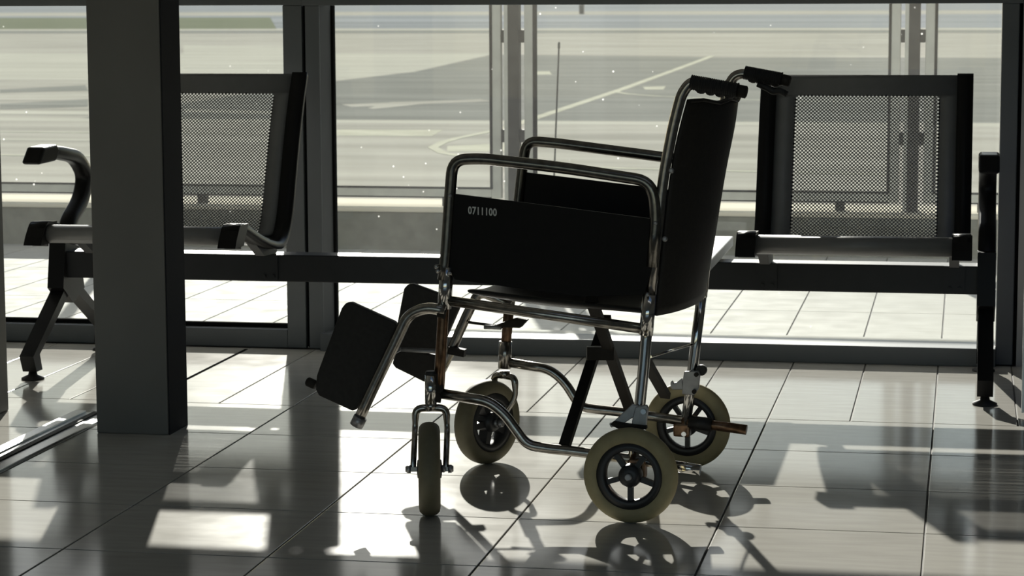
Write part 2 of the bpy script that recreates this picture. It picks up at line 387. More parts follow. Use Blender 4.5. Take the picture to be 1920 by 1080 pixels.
ribbon([(-3.87, 14.0), (-3.885, 15.66), (-3.99, 22.2), (-4.17, 29), (-4.38, 36.4)], 0.11)
ribbon([(-3.87, 14.2), (-3.92, 13.4), (-3.985, 12.7), (-3.99, 12.2), (-3.93, 11.55), (-3.72, 10.95), (-3.43, 10.5), (-3.0, 10.0), (-2.2, 9.6), (0, 9.2)], 0.08)
ribbon([(-4.0, 22.2), (-3.95, 21.5), (-3.75, 21.0), (-3.3, 20.4), (-2.4, 19.7), (-0.5, 19.0)], 0.08)
ribbon([(-30, 13.05), (-8, 13.1), (-5.3, 13.1)], 0.07)
ribbon([(-20, 10.55), (-9, 10.4), (-6.0, 10.3)], 0.10)

# ------------------------------------------------------------------ glazed screen outside
SY = 4.10
def screen_panel(x0, x1, label):
    t = thing('glazed_windbreak', label, 'glass panel', ((x0+x1)/2, SY, 0.19), 0, 'glazed windbreak panels')
    a, b = x0-(x0+x1)/2, x1-(x0+x1)/2; sw = 0.045
    MB().box(a, a+sw, -0.02, 0.02, 0.036, 1.06, 0.004).build('stile', M['screen'], t)
    MB().box(b-sw, b, -0.02, 0.02, 0.036, 1.06, 0.004).build('stile', M['screen'], t)
    MB().box(a+sw, b-sw, -0.02, 0.02, 0.036, 0.078, 0.004).build('bottom_rail', M['screen'], t)
    MB().box(a+sw, b-sw, -0.02, 0.02, 1.02, 1.06, 0.004).build('top_rail', M['screen'], t)
    MB().box(a+sw, b-sw, -0.004, 0.004, 0.078, 1.02).build('pane', M['glass2'], t)
    for e in (a+sw, b-sw): MB().box(e-0.006, e+0.006, -0.023, 0.023, 0.078, 1.02).build('gasket', M['gasket'], t)
    for e in (a+0.25, b-0.25): MB().box(e-0.02, e+0.02, -0.02, 0.02, 0.0, 0.036).build('foot', M['post'], t)
    MB().box(a+sw, b-sw, -0.021, -0.015, 0.036, 0.042).build('drip_edge', M['gasket'], t)
    MB().box(a+sw+0.006, b-sw-0.006, -0.022, 0.022, 0.078, 0.083).build('gasket', M['gasket'], t)  # dark strip added to cover the rail's sunlit top edge
    return t
def screen_post(x, label):
    t = thing('screen_post', label, 'post', (x, SY, 0.19), 0, 'posts between windbreak panels')
    MB().box(-0.03, 0.03, -0.035, 0.035, 0.0, 1.10, 0.006).build('pole', M['post'], t)
    MB().box(-0.034, -0.018, -0.041, -0.035, 0.0, 1.10).build('edge_strip', M['screen'], t)
    for z in (0.315, 0.755):
        MB().box(-0.052, -0.03, -0.02, 0.02, z-0.028, z+0.028, 0.003).build('bracket', M['post'], t)
        MB().box(0.03, 0.052, -0.02, 0.02, z-0.028, z+0.028, 0.003).build('bracket', M['post'], t)
    return t
PX = [-3.648, -1.903, -0.158, 1.587]
screen_panel(-5.4, PX[0]-0.05, 'glass windbreak panel outside, seen left of the grey pillar')
screen_panel(PX[0]+0.05, PX[1]-0.0525, 'glass windbreak panel outside, seen between pillar and front of wheelchair')
screen_panel(PX[1]+0.0525, PX[2]-0.0525, 'glass windbreak panel outside, seen behind the wheelchair push handles')
screen_panel(PX[2]+0.0525, PX[3]-0.05, 'glass windbreak panel outside, at right above the end of the bench')
screen_post(PX[1], 'dark post between windbreak panels, seen above the wheelchair armrests')
screen_post(PX[2], 'dark post between windbreak panels, seen behind the right perforated seat')

# thin leaning rod beyond the kerb, and a far marker
b0 = CAM + ray(1036.5, 400)*((4.8-CAM.y)/ray(1036.5, 400).y); b1 = CAM + ray(1048, 85)*((4.8-CAM.y)/ray(1048, 85).y)
dd = (b1-b0).normalized(); b0 = b0 - dd*((b0.z+0.05)/dd.z)
rod = thing('thin_pole', 'thin dark rod standing outside behind the wheelchair armrest', 'pole', b0)
MB().tube([(0, 0, 0), b1-b0], 0.0042, 8).build('rod', M['post'], rod)
MB().lathe([(0.006, 0.0), (0.006, 0.02), (0.004, 0.03)], (b1-b0)*0.985, dd, 8).build('tip', M['post'], rod)
MB().lathe([(0.05, 0.0), (0.05, 0.02), (0.012, 0.05)], (0, 0, 0), (0, 0, 1), 16).build('foot', M['post'], rod)
mk = thing('marker_post', 'tiny bluish marker post far away on the tarmac', 'post', (-18.0, 107.5, -0.05))
MB().box(-0.11, 0.11, -0.1, 0.1, 0, 0.42, 0.02).build('body', M['rim'], mk)
MB().box(-0.14, 0.14, -0.13, 0.13, 0.42, 0.5, 0.02).build('cap', M['zinc'], mk)

# ------------------------------------------------------------------ pillar and left post, blue board
pil = MB().box(-2.158, -1.962, -0.490, -0.335, 0.0, 2.9, 0.004).build('pillar', M['pillar'], kind='structure')
MB().box(-1.962, -1.9585, -0.486, -0.338, 0.0, 2.9).build('side_shade_plate', M['side_shade'], pil, label='narrow side face, darkened for shade')  # plate added to put the side face's shade into its colour
MB().box(-2.68, -2.522, -0.33, -0.20, 0.0, 1.08, 0.004).build('door_post', M['pillar'], kind='structure')

bb = thing('blue_board', 'dark blue board with pale metal edge at the right picture edge', 'board', (0.232, 0.14, 0))
MB().box(0.006, 0.75, 0.0, 0.04, 0.012, 1.5, 0.004).build('face_panel', M['blue'], bb)
MB().box(0.0, 0.006, -0.002, 0.042, 0.012, 1.5).build('edge_strip', M['steel'], bb)
for x in (0.03, 0.72): MB().box(x-0.02, x+0.02, -0.0, 0.04, 0.0, 0.012).build('foot', M['rubber'], bb)

# ------------------------------------------------------------------ beam bench
bench = thing('beam_bench', 'black airport beam bench with two perforated metal seats before the window', 'bench', (-1.26, 0.6, 0))
BO = Vector((-1.26, 0.6, 0))
def bpart(name, mb, m, par=None, **k):
    o = mb.build(name, m, par or bench, **k)
    o.location = -BO if par is None else (0, 0, 0); return o
bpart('beam', MB().box(-2.645, 0.118, 0.555, 0.642, 0.278, 0.360, 0.004), M['beam'])
PROF = [(y-0.055+0.04*max(0, min(1, (0.42-y)/0.22))-0.025*max(0, (y-0.6)/0.345), z) for y, z in [(0.150, 0.432), (0.128, 0.440), (0.120, 0.458), (0.128, 0.476), (0.150, 0.484), (0.20, 0.478), (0.28, 0.458), (0.38, 0.432), (0.48, 0.408), (0.56, 0.393),
        (0.615, 0.389), (0.660, 0.398), (0.700, 0.424), (0.730, 0.462), (0.755, 0.512), (0.785, 0.585), (0.820, 0.668), (0.860, 0.752), (0.905, 0.833), (0.945, 0.893)]]
def resample(prof, n):
    p = np.array(prof); d = np.r_[0, np.cumsum(np.hypot(*np.diff(p, axis=0).T))]
    s = np.linspace(0, d[-1], n); return np.c_[np.interp(s, d, p[:, 0]), np.interp(s, d, p[:, 1])], d
# smooth the profile (Catmull style via dense resample + average)
_pr, _ = resample(PROF, 241)
for _k in range(6): _pr[1:-1] = (_pr[:-2]+_pr[1:-1]*2+_pr[2:])/4
_d = np.r_[0, np.cumsum(np.hypot(*np.diff(_pr, axis=0).T))]; SL = _d[-1]
def prof_at(s):
    return np.interp(s, _d, _pr[:, 0]), np.interp(s, _d, _pr[:, 1])
SW = 0.625
def s_for(z_target, lo):
    ss = np.linspace(lo, SL, 800); zz = np.array([prof_at(s)[1] for s in ss]); return float(ss[np.argmin(abs(zz-z_target))])
S_TOP = s_for(0.835, 0.6); S_BOT = s_for(0.402, 0.58)
S_PAN0, S_PAN1 = 0.16, 0.46
def perf_sheet(s0, s1, w0, w1):
    """diamond lattice of octagonal holes on the bent sheet between arclengths s0..s1 and x w0..w1"""
    a = 0.0054; nx = int(round((w1-w0)/(2*a))); ny = int(round((s1-s0)/(2*a)))
    ax_ = (w1-w0)/(2*nx); ay = (s1-s0)/(2*ny); r = 0.0031; vs = []; fs = []
    ang = [math.pi/4*k for k in range(8)]
    for j in range(0, 2*ny+1):
        for i in range(0, 2*nx+1):
            if (i+j) % 2 == 0: continue
            cx, cs = w0+i*ax_, s0+j*ay
            edge = i in (0, 2*nx) or j in (0, 2*ny)
            if edge:
                q = [(cx+ax_, cs), (cx, cs+ay), (cx-ax_, cs), (cx, cs-ay)]
                q = [p for p in q if w0-1e-6 <= p[0] <= w1+1e-6 and s0-1e-6 <= p[1] <= s1+1e-6]
                n = len(vs); vs += q; fs.append(tuple(range(n, n+len(q)))); continue
            n = len(vs)
            c = [(cx+ax_, cs), (cx+ax_/2, cs+ay/2), (cx, cs+ay), (cx-ax_/2, cs+ay/2), (cx-ax_, cs), (cx-ax_/2, cs-ay/2), (cx, cs-ay), (cx+ax_/2, cs-ay/2)]
            vs += c + [(cx+r*math.cos(t), cs+r*math.sin(t)) for t in ang]
            for k in range(8):
                l = (k+1) % 8; fs.append((n+k, n+l, n+8+l, n+8+k))
    return vs, fs
def solid_sheet(s0, s1, w0, w1):
    n = max(2, int((s1-s0)/0.012)); vs = []; fs = []
    for k in range(n+1):
        s = s0+(s1-s0)*k/n; vs += [(w0, s), (w1, s)]
    for k in range(n): fs.append((2*k, 2*k+1, 2*k+3, 2*k+2))
    return vs, fs
def sheet_mesh(parts, name):
    V = []; F = []
    for vs, fs in parts:
        n = len(V); V += vs; F += [tuple(i+n for i in q) for q in fs]
    me = bpy.data.meshes.new(name)
    co = [(x, *map(float, prof_at(s))) for x, s in V]
    me.from_pydata(co, [], F); me.update()
    bm = bmesh.new(); bm.from_mesh(me); bmesh.ops.remove_doubles(bm, verts=bm.verts[:], dist=2e-5)
    bmesh.ops.recalc_face_normals(bm, faces=bm.faces[:]); bm.to_mesh(me); bm.free()
    me.polygons.foreach_set('use_smooth', [True]*len(me.polygons)); me.materials.append(M['bench_metal'])
    return me
b0x, b1x = 0.045, SW-0.045
h0, h1 = 0.103, SW-0.096
back_me = sheet_mesh([solid_sheet(S_BOT, S_TOP, b0x, h0), solid_sheet(S_BOT, S_TOP, h1, b1x), solid_sheet(S_TOP, SL, b0x, b1x),
                      solid_sheet(0.52, S_BOT, b0x, b1x), perf_sheet(S_BOT, S_TOP, h0, h1)], 'backrest')
pan_me = sheet_mesh([solid_sheet(0, S_PAN0, b0x, b1x), solid_sheet(S_PAN1, 0.52, b0x, b1x), solid_sheet(S_PAN0, S_PAN1, b0x, h0),
                     solid_sheet(S_PAN0, S_PAN1, h1, b1x), perf_sheet(S_PAN0, S_PAN1, h0, h1)], 'seat_pan')
def strip(x0, x1, off0, off1):
    """a strip bent along the profile, offset along its normal"""
    mb = MB(); n = 70; vs = []
    for k in range(n+1):
        s = SL*k/n; y, z = prof_at(s); y2, z2 = prof_at(min(s+0.004, SL)); y1, z1 = prof_at(max(s-0.004, 0))
        t = np.array([y2-y1, z2-z1]); t /= np.linalg.norm(t); nn = np.array([-t[1], t[0]])
        for x in (x0, x1):
            for o in (off0, off1): vs.append((x, y+nn[0]*o, z+nn[1]*o))
    fs = []
    for k in range(n):
        a, b = 4*k, 4*k+4
        fs += [(a, a+1, b+1, b), (a+2, b+2, b+3, a+3), (a, b, b+2, a+2), (a+1, a+3, b+3, b+1)]
    fs += [(0, 2, 3, 1), (4*n, 4*n+1, 4*n+3, 4*n+2)]
    return mb.add(vs, fs, True)
def make_seat(x):
    sroot = empty('seat', (x-BO.x, -BO.y, 0), 0, bench)
    for nm, me in (('backrest', back_me), ('seat_pan', pan_me)):
        o = bpy.data.objects.new(nm, me); COL.objects.link(o); o.parent = sroot
        md = o.modifiers.new('thickness', 'SOLIDIFY'); md.thickness = 0.0016; md.offset = 0
    for e in (0.0, SW-0.047):
        tr_ = strip(e, e+0.047, -0.011, 0.011)
        y0, z0 = 0.13, 0.458
        tr_.prism([(e-0.003, 0.068, 0.430), (e-0.003, 0.082, 0.452), (e-0.003, 0.112, 0.484), (e-0.003, 0.128, 0.492), (e-0.003, 0.200, 0.489), (e-0.003, 0.180, 0.466), (e-0.003, 0.150, 0.430)], (0.053, 0, 0))
        tr_.build('side_trim', M['bench_black'], sroot)
    for e in (0.045, SW-0.045):
        mb = MB().prism([(e-0.014, 0.37, 0.415), (e-0.014, 0.60, 0.392), (e-0.014, 0.60, 0.361), (e-0.014, 0.47, 0.365)], (0.028, 0, 0))
        mb.box(e-0.03, e+0.03, 0.548, 0.554, 0.285, 0.36)
        mb.lathe([(0.006, 0), (0.006, 0.006)], (e-0.012, 0.548, 0.295), (0, -1, 0), 10).lathe([(0.006, 0), (0.006, 0.006)], (e+0.016, 0.548, 0.295), (0, -1, 0), 10)
        mb.build('bracket', M['zinc'] if False else M['beam'], sroot)
    return sroot
make_seat(-2.572); make_seat(-0.535)
# side table on the beam
tb = MB().box(-1.08, -0.620, 0.13, 0.89, 0.372, 0.402, 0.004)
tbo = bpart('table_top', tb, M['table'], label='pale grey side table top on the beam')
bpart('table_bracket', MB().box(-0.90, -0.80, 0.50, 0.70, 0.358, 0.373), M['beam'])
# end supports: arm, hub and two legs
def support(x, name='end_support'):
    s = empty(name, (x-BO.x, -BO.y, 0), 0, bench)
    arm = smooth_path([(0, 0.40, 0.664), (0, 0.52, 0.668), (0, 0.72, 0.640), (0, 0.80, 0.575), (0, 0.755, 0.50), (0, 0.635, 0.440), (0, 0.60, 0.36), (0, 0.60, 0.26)], 0.07, 6)
    arm = [Vector(p) for p in arm]
    mb = MB(); vs = []; n = len(arm)
    w, h = 0.026, 0.021
    for i, p in enumerate(arm):
        t = (arm[min(i+1, n-1)]-arm[max(i-1, 0)]).normalized(); nn = Vector((0, -t.z, t.y)); X = Vector((1, 0, 0))
        for k in range(12):
            a = 2*math.pi*k/12; ca, sa = math.cos(a), math.sin(a)
            q = (abs(ca)**0.6)*(1 if ca > 0 else -1), (abs(sa)**0.6)*(1 if sa > 0 else -1)
            vs.append(p+X*(q[0]*w)+nn*(q[1]*h))
    fs = [(i*12+k, i*12+(k+1) % 12, (i+1)*12+(k+1) % 12, (i+1)*12+k) for i in range(n-1) for k in range(12)]
    mb.add(vs, fs, True); mb.f += [tuple(range(11, -1, -1)), tuple((n-1)*12+k for k in range(12))]; mb.s += [False]*2
    mb.build('arm', M['bench_black'], s)
    pad = MB().prism([(-0.029, 0.345, 0.645), (-0.029, 0.395, 0.690), (-0.029, 0.50, 0.692), (-0.029, 0.515, 0.672), (-0.029, 0.49, 0.642), (-0.029, 0.36, 0.640)], (0.058, 0, 0))
    po = pad.build('arm_pad', M['bench_black'], s); bv = po.modifiers.new('edge', 'BEVEL'); bv.width = 0.009; bv.segments = 3
    MB().prism([(-0.026, 0.55, 0.40), (-0.026, 0.65, 0.40), (-0.026, 0.70, 0.23), (-0.026, 0.60, 0.195), (-0.026, 0.52, 0.25)], (0.052, 0, 0)).build('hub', M['bench_black'], s)
    for y1, y2, nm in ((0.335, 0.300, 'leg'), (0.90, 0.935, 'leg')):
        lg = MB(); top = Vector((0, 0.585 if y1 < 0.6 else 0.63, 0.25)); mid = Vector((0, y2, 0.075)); bot = Vector((0, y1+(-0.015 if y1 < .6 else .02), 0.026))
        ring = []
        for p, hw in ((top, 0.033), (mid, 0.026), (bot, 0.023)):
            for a, b in ((-1, -1), (1, -1), (1, 1), (-1, 1)): ring.append((a*0.022, p.y+b*hw, p.z))
        fs = [(i*4+k, i*4+(k+1) % 4, i*4+4+(k+1) % 4, i*4+4+k) for i in range(2) for k in range(4)] + [(3, 2, 1, 0), (8, 9, 10, 11)]
        lg.add(ring, fs).build(nm, M['bench_black'], s)
        MB().lathe([(0.034, 0.0), (0.034, 0.005), (0.014, 0.014), (0.010, 0.03)], (0, bot.y, 0), (0, 0, 1), 20).build('foot', M['rubber'], s)
    return s
support(-2.660); support(0.136)

# ------------------------------------------------------------------ wheelchair
PSI = math.radians(4.5)
CO = Vector((-0.607, -1.006, 0)); CF = Vector((-math.cos(PSI), math.sin(PSI), 0)); CL = Vector((math.sin(PSI), math.cos(PSI), 0))
wc = thing('wheelchair', 'black folding transit wheelchair with chrome frame and small olive-grey wheels', 'wheelchair', CO, math.pi-PSI)
def K(px, py, v):
    """point of the chair on its upright plane at lateral offset v, in the chair's own axes"""
    d = ray(px, py); t = ((CO+CL*v-CAM).dot(CL))/d.dot(CL); p = CAM+d*t-CO
    return Vector((p.dot(CF), -v, p.z))
def KZ(px, py, z):
    d = ray(px, py); t = (z-CAM.z)/d.z; p = CAM+d*t-CO
    return Vector((p.dot(CF), -p.dot(CL), p.z))
def wl(p):  # world point -> chair axes
    q = Vector(p)-CO; return Vector((q.dot(CF), -q.dot(CL), q.z))
def wd(d):
    d = Vector(d); return Vector((d.dot(CF), -d.dot(CL), d.z))
NV, FV = -0.25, 0.25
TR = 0.0118
def tubeK(name, pts, v, m, r=TR, bend=0.05, par=None):
    return MB().tube(smooth_path([K(x, y, v) for x, y in pts], bend), r, 14).build(name, m, par or wc)

# --- back posts, uprights, rails
tubeK('back_post', [(1219, 556), (1233, 440), (1242, 340), (1263, 232), (1278, 176), (1296, 152), (1330, 156)], NV+0.005, M['chrome_worn'], TR, 0.055)
tubeK('back_post', [(1318, 545), (1330, 430), (1341, 330), (1352, 250), (1361, 172), (1378, 137), (1430, 142)], FV-0.005, M['chrome_worn'], TR, 0.06)
tubeK('rear_upright', [(1217, 558), (1208, 680), (1198, 775), (1186, 868)], NV, M['chrome'], 0.0125)
tubeK('rear_upright', [(1316, 548), (1299, 690), (1286, 795)], FV, M['chrome'], 0.0125)
for v, pts in ((NV, [(1218, 552), (1211, 628)]), (FV, [(1317, 530), (1314, 556)]), (NV, [(838, 500), (833, 578)]), (FV, [(957, 545), (953, 575)])):
    tubeK('sleeve', pts, v, M['chrome'], 0.0155)
tubeK('front_upright', [(836, 505), (830, 610), (822, 742)], NV, M['brown_chrome'], 0.0125)
tubeK('front_upright', [(957, 545), (945, 690)], FV, M['brown_chrome'], 0.0125)
tubeK('seat_rail', [(836, 563), (1210, 617)], NV, M['chrome_worn'], 0.0115)
fr0 = K(836, 563, NV); fr1 = K(1210, 617, NV)
MB().tube([(fr0.x-0.01, -FV, fr0.z), (fr1.x-0.03, -FV, fr1.z)], 0.0115, 14).build('seat_rail', M['chrome_worn'], wc)
tubeK('lower_rail', [(826, 738), (915, 752), (945, 775), (988, 834), (1020, 840), (1100, 849), (1190, 862), (1262, 873)], NV, M['chrome_worn'], 0.0115, 0.045)
tubeK('lower_rail', [(950, 679), (1030, 692), (1058, 715), (1088, 763), (1115, 767), (1170, 773), (1280, 789)], FV, M['chrome_worn'], 0.0115, 0.045)
tubeK('tipping_lever', [(1262, 873), (1313, 882)], NV, M['chrome'], 0.0125)
tl = tubeK('tipping_lever', [(1280, 789), (1400, 806)], FV, M['brown_chrome'], 0.0120)
tubeK('rubber_sleeve', [(1292, 791), (1335, 797)], FV, M['rubber'], 0.016, par=None)
# --- grips
def grip(v, a, b, e):
    A = K(*a, v); B = K(*b, v); E_ = K(*e, v); t = (B-A).normalized(); L = (B-A).length
    prof = [(0.011, 0.0)]; n = 26
    for k in range(n):
        s = L*k/n; prof += [(0.0165, s+0.0005), (0.0165, s+L/n*0.45), (0.0150, s+L/n*0.55), (0.0150, s+L/n*0.95)]
    prof += [(0.0175, L-0.001), (0.012, L)]
    gmb = MB().lathe(prof, A, t, 18)
    # finger bumps below
    for k in range(4):
        c = A+t*(L*(0.22+0.2*k))+Vector((0, 0, -0.011)); gmb.lathe([(0.003, -0.013), (0.009, -0.007), (0.0105, 0), (0.009, 0.007), (0.003, 0.013)], c, t, 12)
    go = gmb.build('push_grip', M['rubber'], wc)
    MB().lathe([(0.0125, 0.0), (0.0135, 0.002), (0.0135, (E_-B).length), (0.010, (E_-B).length+0.002)], B, (E_-B).normalized(), 16).build('grip_end', M['black_metal'], go)
    return go
grip(NV+0.005, (1295, 154), (1384, 170), (1399, 173)); grip(FV-0.005, (1396, 136), (1466, 149), (1480, 153))
# hand brake lever under the far grip
lv = [K(1420, 158, FV-0.02), K(1440, 166, FV-0.02), K(1450, 173, FV-0.02), K(1462, 170, FV-0.02), K(1476, 177, FV-0.02)]
MB().tube(smooth_path(lv, 0.006), [0.006]+[0.0075]*(len(smooth_path(lv, 0.006))-1), 10).build('brake_lever', M['rubber'], wc)
# --- back upholstery: sags backwards between the posts
def back_sling():
    near = [K(1290, 187, NV+0.02), K(1272, 250, NV+0.015), K(1256, 330, NV+0.01), K(1244, 450, NV+0.01), K(1236, 530, NV+0.01), K(1229, 592, NV+0.01)]
    P2 = [Vector(p) for p in near]; n = len(P2); vs = []; nu = 12
    sag = [0.055, 0.070, 0.066, 0.058, 0.050, 0.044]
    for i, p in enumerate(P2):
        for k in range(nu+1):
            t = k/nu; y = p.y+(-0.236-p.y)*t
            bulge = 4*t*(1-t)
            z = p.z - (0.006*bulge if i == 0 else 0)
            vs.append(Vector((p.x-0.006*t-sag[i]*bulge**0.8, y, z+(0.004*math.sin(t*19) if i == 0 else 0))))
    mb = MB(); fs = [(i*(nu+1)+k, i*(nu+1)+k+1, (i+1)*(nu+1)+k+1, (i+1)*(nu+1)+k) for i in range(n-1) for k in range(nu)]
    mb.add(vs, fs, True); o = mb.build('back_upholstery', M['vinyl'], wc)
    ss = o.modifiers.new('round', 'SUBSURF'); ss.levels = 2; ss.render_levels = 2; ss.boundary_smooth = 'PRESERVE_CORNERS'
    md = o.modifiers.new('thick', 'SOLIDIFY'); md.thickness = 0.006; md.offset = 0
    c = P2[0]; mb = MB()
    mb.prism([K(1360, 193, 0.08), K(1368, 187, 0.08), (K(1380, 181, 0.08)), K(1383, 186, 0.08), K(1376, 189, 0.08), K(1381, 195, 0.08)], (0, 0.004, 0))
    mb.build('torn_edge', M['vinyl_brown'], o, label='torn tan edge at the top corner')
    # sewn hem along the top and the two screws down the post side
    MB().tube([v+Vector((-0.004, 0, -0.004)) for v in vs[:nu+1]], 0.004, 8).build('top_hem', M['vinyl'], o)
    return o
back_sling()
for (x, y) in ((1259, 320), (1247, 448)):
    MB().lathe([(0.006, 0), (0.006, 0.004), (0.003, 0.006)], K(x, y, NV-0.012), (0, 1, 0), 10).build('screw', M['zinc'], wc)
# --- seat upholstery
def seat_sling():
    a0 = K(868, 546, NV+0.02); a1 = K(1215, 585, NV+0.02); vs = []; nu, nt = 10, 8
    for i in range(nt+1):
        s = i/nt; p = a0.lerp(a1, s)
        for k in range(nu+1):
            t = k/nu; y = p.y+(-0.23-p.y)*t; b = 4*t*(1-t)
            vs.append((p.x, y, p.z+0.002-0.034*b*(0.55+0.45*math.sin(math.pi*min(1, s*1.2)))))
    fs = [(i*(nu+1)+k, i*(nu+1)+k+1, (i+1)*(nu+1)+k+1, (i+1)*(nu+1)+k) for i in range(nt) for k in range(nu)]
    o = MB().add(vs, fs, True).build('seat_upholstery', M['vinyl'], wc)
    md = o.modifiers.new('thick', 'SOLIDIFY'); md.thickness = 0.014; md.offset = 0
    ss = o.modifiers.new('round', 'SUBSURF'); ss.levels = 1; ss.render_levels = 2
    return o
seat_sling()
# --- armrests and side panels
ARM_N = [(831, 525), (837, 470), (844, 360), (849, 300), (900, 297), (1060, 315), (1222, 340), (1231, 405), (1222, 500)]
arm_n = tubeK('armrest', ARM_N, NV-0.004, M['arm_chrome'], 0.0128, 0.055)
tubeK('armrest', [(955, 540), (966, 440), (980, 310), (987, 264), (1040, 268), (1240, 294), (1330, 307)], FV-0.004, M['arm_chrome'], 0.0128, 0.055)
def panel(pts, v, t=0.006):
    return MB().prism([K(x, y, v) for x, y in pts], (0, -t, 0)).build('side_panel', M['panel'], wc)
pn = panel([(840, 362), (1040, 387), (1236, 412), (1229, 480), (1208, 552), (1097, 556), (975, 541), (853, 524), (846, 512), (829, 494)], NV-0.008)
panel([(975, 322), (1100, 337), (1222, 352), (1262, 358), (1245, 520), (960, 500)], FV-0.006)
for x, y in ((844, 367), (1229, 418), (1214, 552)):
    MB().lathe([(0.0045, 0), (0.0045, 0.002), (0.002, 0.004)], K(x, y, NV-0.018), (0, 1, 0), 10).build('screw', M['zinc'], wc)
# inventory number printed on the near panel
fc = bpy.data.curves.new('number', 'FONT'); fc.body = '0711100'; fc.size = 1.0; fc.offset = 0.03; fc.resolution_u = 3; fc.space_character = 1.08
fo = bpy.data.objects.new('number_tmp', fc); COL.objects.link(fo)
dg = bpy.context.evaluated_depsgraph_get(); me = bpy.data.meshes.new_from_object(fo.evaluated_get(dg)); bpy.data.objects.remove(fo, do_unlink=True)
xs = [q.co.x for q in me.vertices]; ys = [q.co.y for q in me.vertices]; wx, wy = max(xs)-min(xs), max(ys)-min(ys)
A = K(877.5, 401.5, NV-0.0086); B = K(931.5, 406, NV-0.0086); H = K(877.5, 386.5, NV-0.0086)-A
for q in me.vertices:
    p = A+(B-A)*((q.co.x-min(xs))/wx)+H*((q.co.y-min(ys))/wy); q.co = p
me.name = 'number'; me.materials.clear(); me.materials.append(M['text'])
no = bpy.data.objects.new('number', me); COL.objects.link(no); no.parent = pn; no['label'] = 'grey printed number 0711100'
# --- cross brace
def brace(name, p0, p1, w=0.024, h=0.016, m='black_metal'):
    return MB().bar(p0, p1, w, h, (0, 1, 0.2)).build(name, M[m], wc)
n_low = K(1058, 838, NV+0.01); f_low = K(1185, 778, FV-0.01)
f_top = Vector((K(1140, 560, 0.15).x, -0.20, K(1140, 575, 0.15).z)); n_top = K(1108, 560, NV+0.03)
brace('cross_brace', n_low, K(1137, 595, 0.16)); brace('cross_brace', f_low, n_top)
MB().bar(K(1100, 662, -0.05), K(1150, 662, -0.03), 0.02, 0.030, (0, 0, 1)).build('brace_pivot', M['black_metal'], wc)
brace('rear_brace', K(1208, 672, NV+0.01), K(1248, 742, 0.02), 0.022, 0.014)
MB().tube([K(1220, 669, NV), K(1296, 646, FV)], 0.003, 8).build('spreader_rod', M['chrome'], wc)
# --- wheels
def wheel(name, c, axis, R=0.105, w=0.040, m='tyre', rot=0.0, spoke=0.011, deep=0.75):
    c = Vector(c); axis = Vector(axis).normalized()
    root = empty(name, c, 0, wc)
    hw = w/2
    prof = [(R*0.685, -hw*0.80), (R*0.72, -hw*0.95), (R*0.80, -hw), (R*0.90, -hw*0.92), (R*0.96, -hw*0.68), (R*0.99, -hw*0.35), (R, 0),
            (R*0.99, hw*0.35), (R*0.96, hw*0.68), (R*0.90, hw*0.92), (R*0.80, hw), (R*0.72, hw*0.95), (R*0.685, hw*0.80)]
    MB().lathe(prof, (0, 0, 0), axis, 56, closed=True).build('tyre', M[m], root)
    rm = MB().lathe([(R*0.53, -hw*0.75), (R*0.56, -hw*0.85), (R*0.70, -hw*0.85), (R*0.70, hw*0.85), (R*0.56, hw*0.85), (R*0.53, hw*0.75), (R*0.51, 0)], (0, 0, 0), axis, 48, closed=True)
    rm.lathe([(R*0.10, -hw*1.15), (R*0.19, -hw*1.1), (R*0.24, -hw*0.6), (R*0.24, hw*0.6), (R*0.19, hw*1.1), (R*0.10, hw*1.15)], (0, 0, 0), axis, 28)
    ref = Vector((0, 0, 1)); e1 = (ref-axis*ref.dot(axis)).normalized(); e2 = axis.cross(e1)
    for k in range(5):
        a = rot+2*math.pi*k/5; d = e1*math.cos(a)+e2*math.sin(a)
        rm.bar(d*R*0.18, d*R*0.56, spoke, hw*deep, axis)
    rm.build('rim', M['rim'], root)
    MB().lathe([(0.0085, hw*1.15), (0.0085, hw*1.35), (0.006, hw*1.5)], (0, 0, 0), axis, 12).build('axle_bolt', M['zinc'], root)
    return root
nr = KZ(1182.5, 980, 0.0); wheel('rear_wheel', (nr.x, nr.y, 0.105), (0.02, 1, 0), 0.105, 0.038, 'tyre', math.pi)
frw = KZ(1289, 877, 0.0); wheel('rear_wheel', (frw.x, frw.y, 0.105), (0, 1, 0), 0.105, 0.036, 'tyre', math.pi)
for p, q in (((nr.x, nr.y-0.02, 0.105), (nr.x, -NV-0.01, 0.105)), ((frw.x, frw.y+0.02, 0.105), (frw.x, -FV+0.01, 0.105))):
    MB().tube([p, q], 0.008, 12).build('axle', M['chrome_worn'], wc)
MB().box(nr.x-0.022, nr.x+0.018, -NV-0.012, -NV+0.02, 0.088, 0.130, 0.006).build('axle_block', M['brown_chrome'], wc)
MB().box(frw.x-0.018, frw.x+0.022, -FV-0.02, -FV+0.012, 0.088, 0.122, 0.006).build('axle_block', M['brown_chrome'], wc)
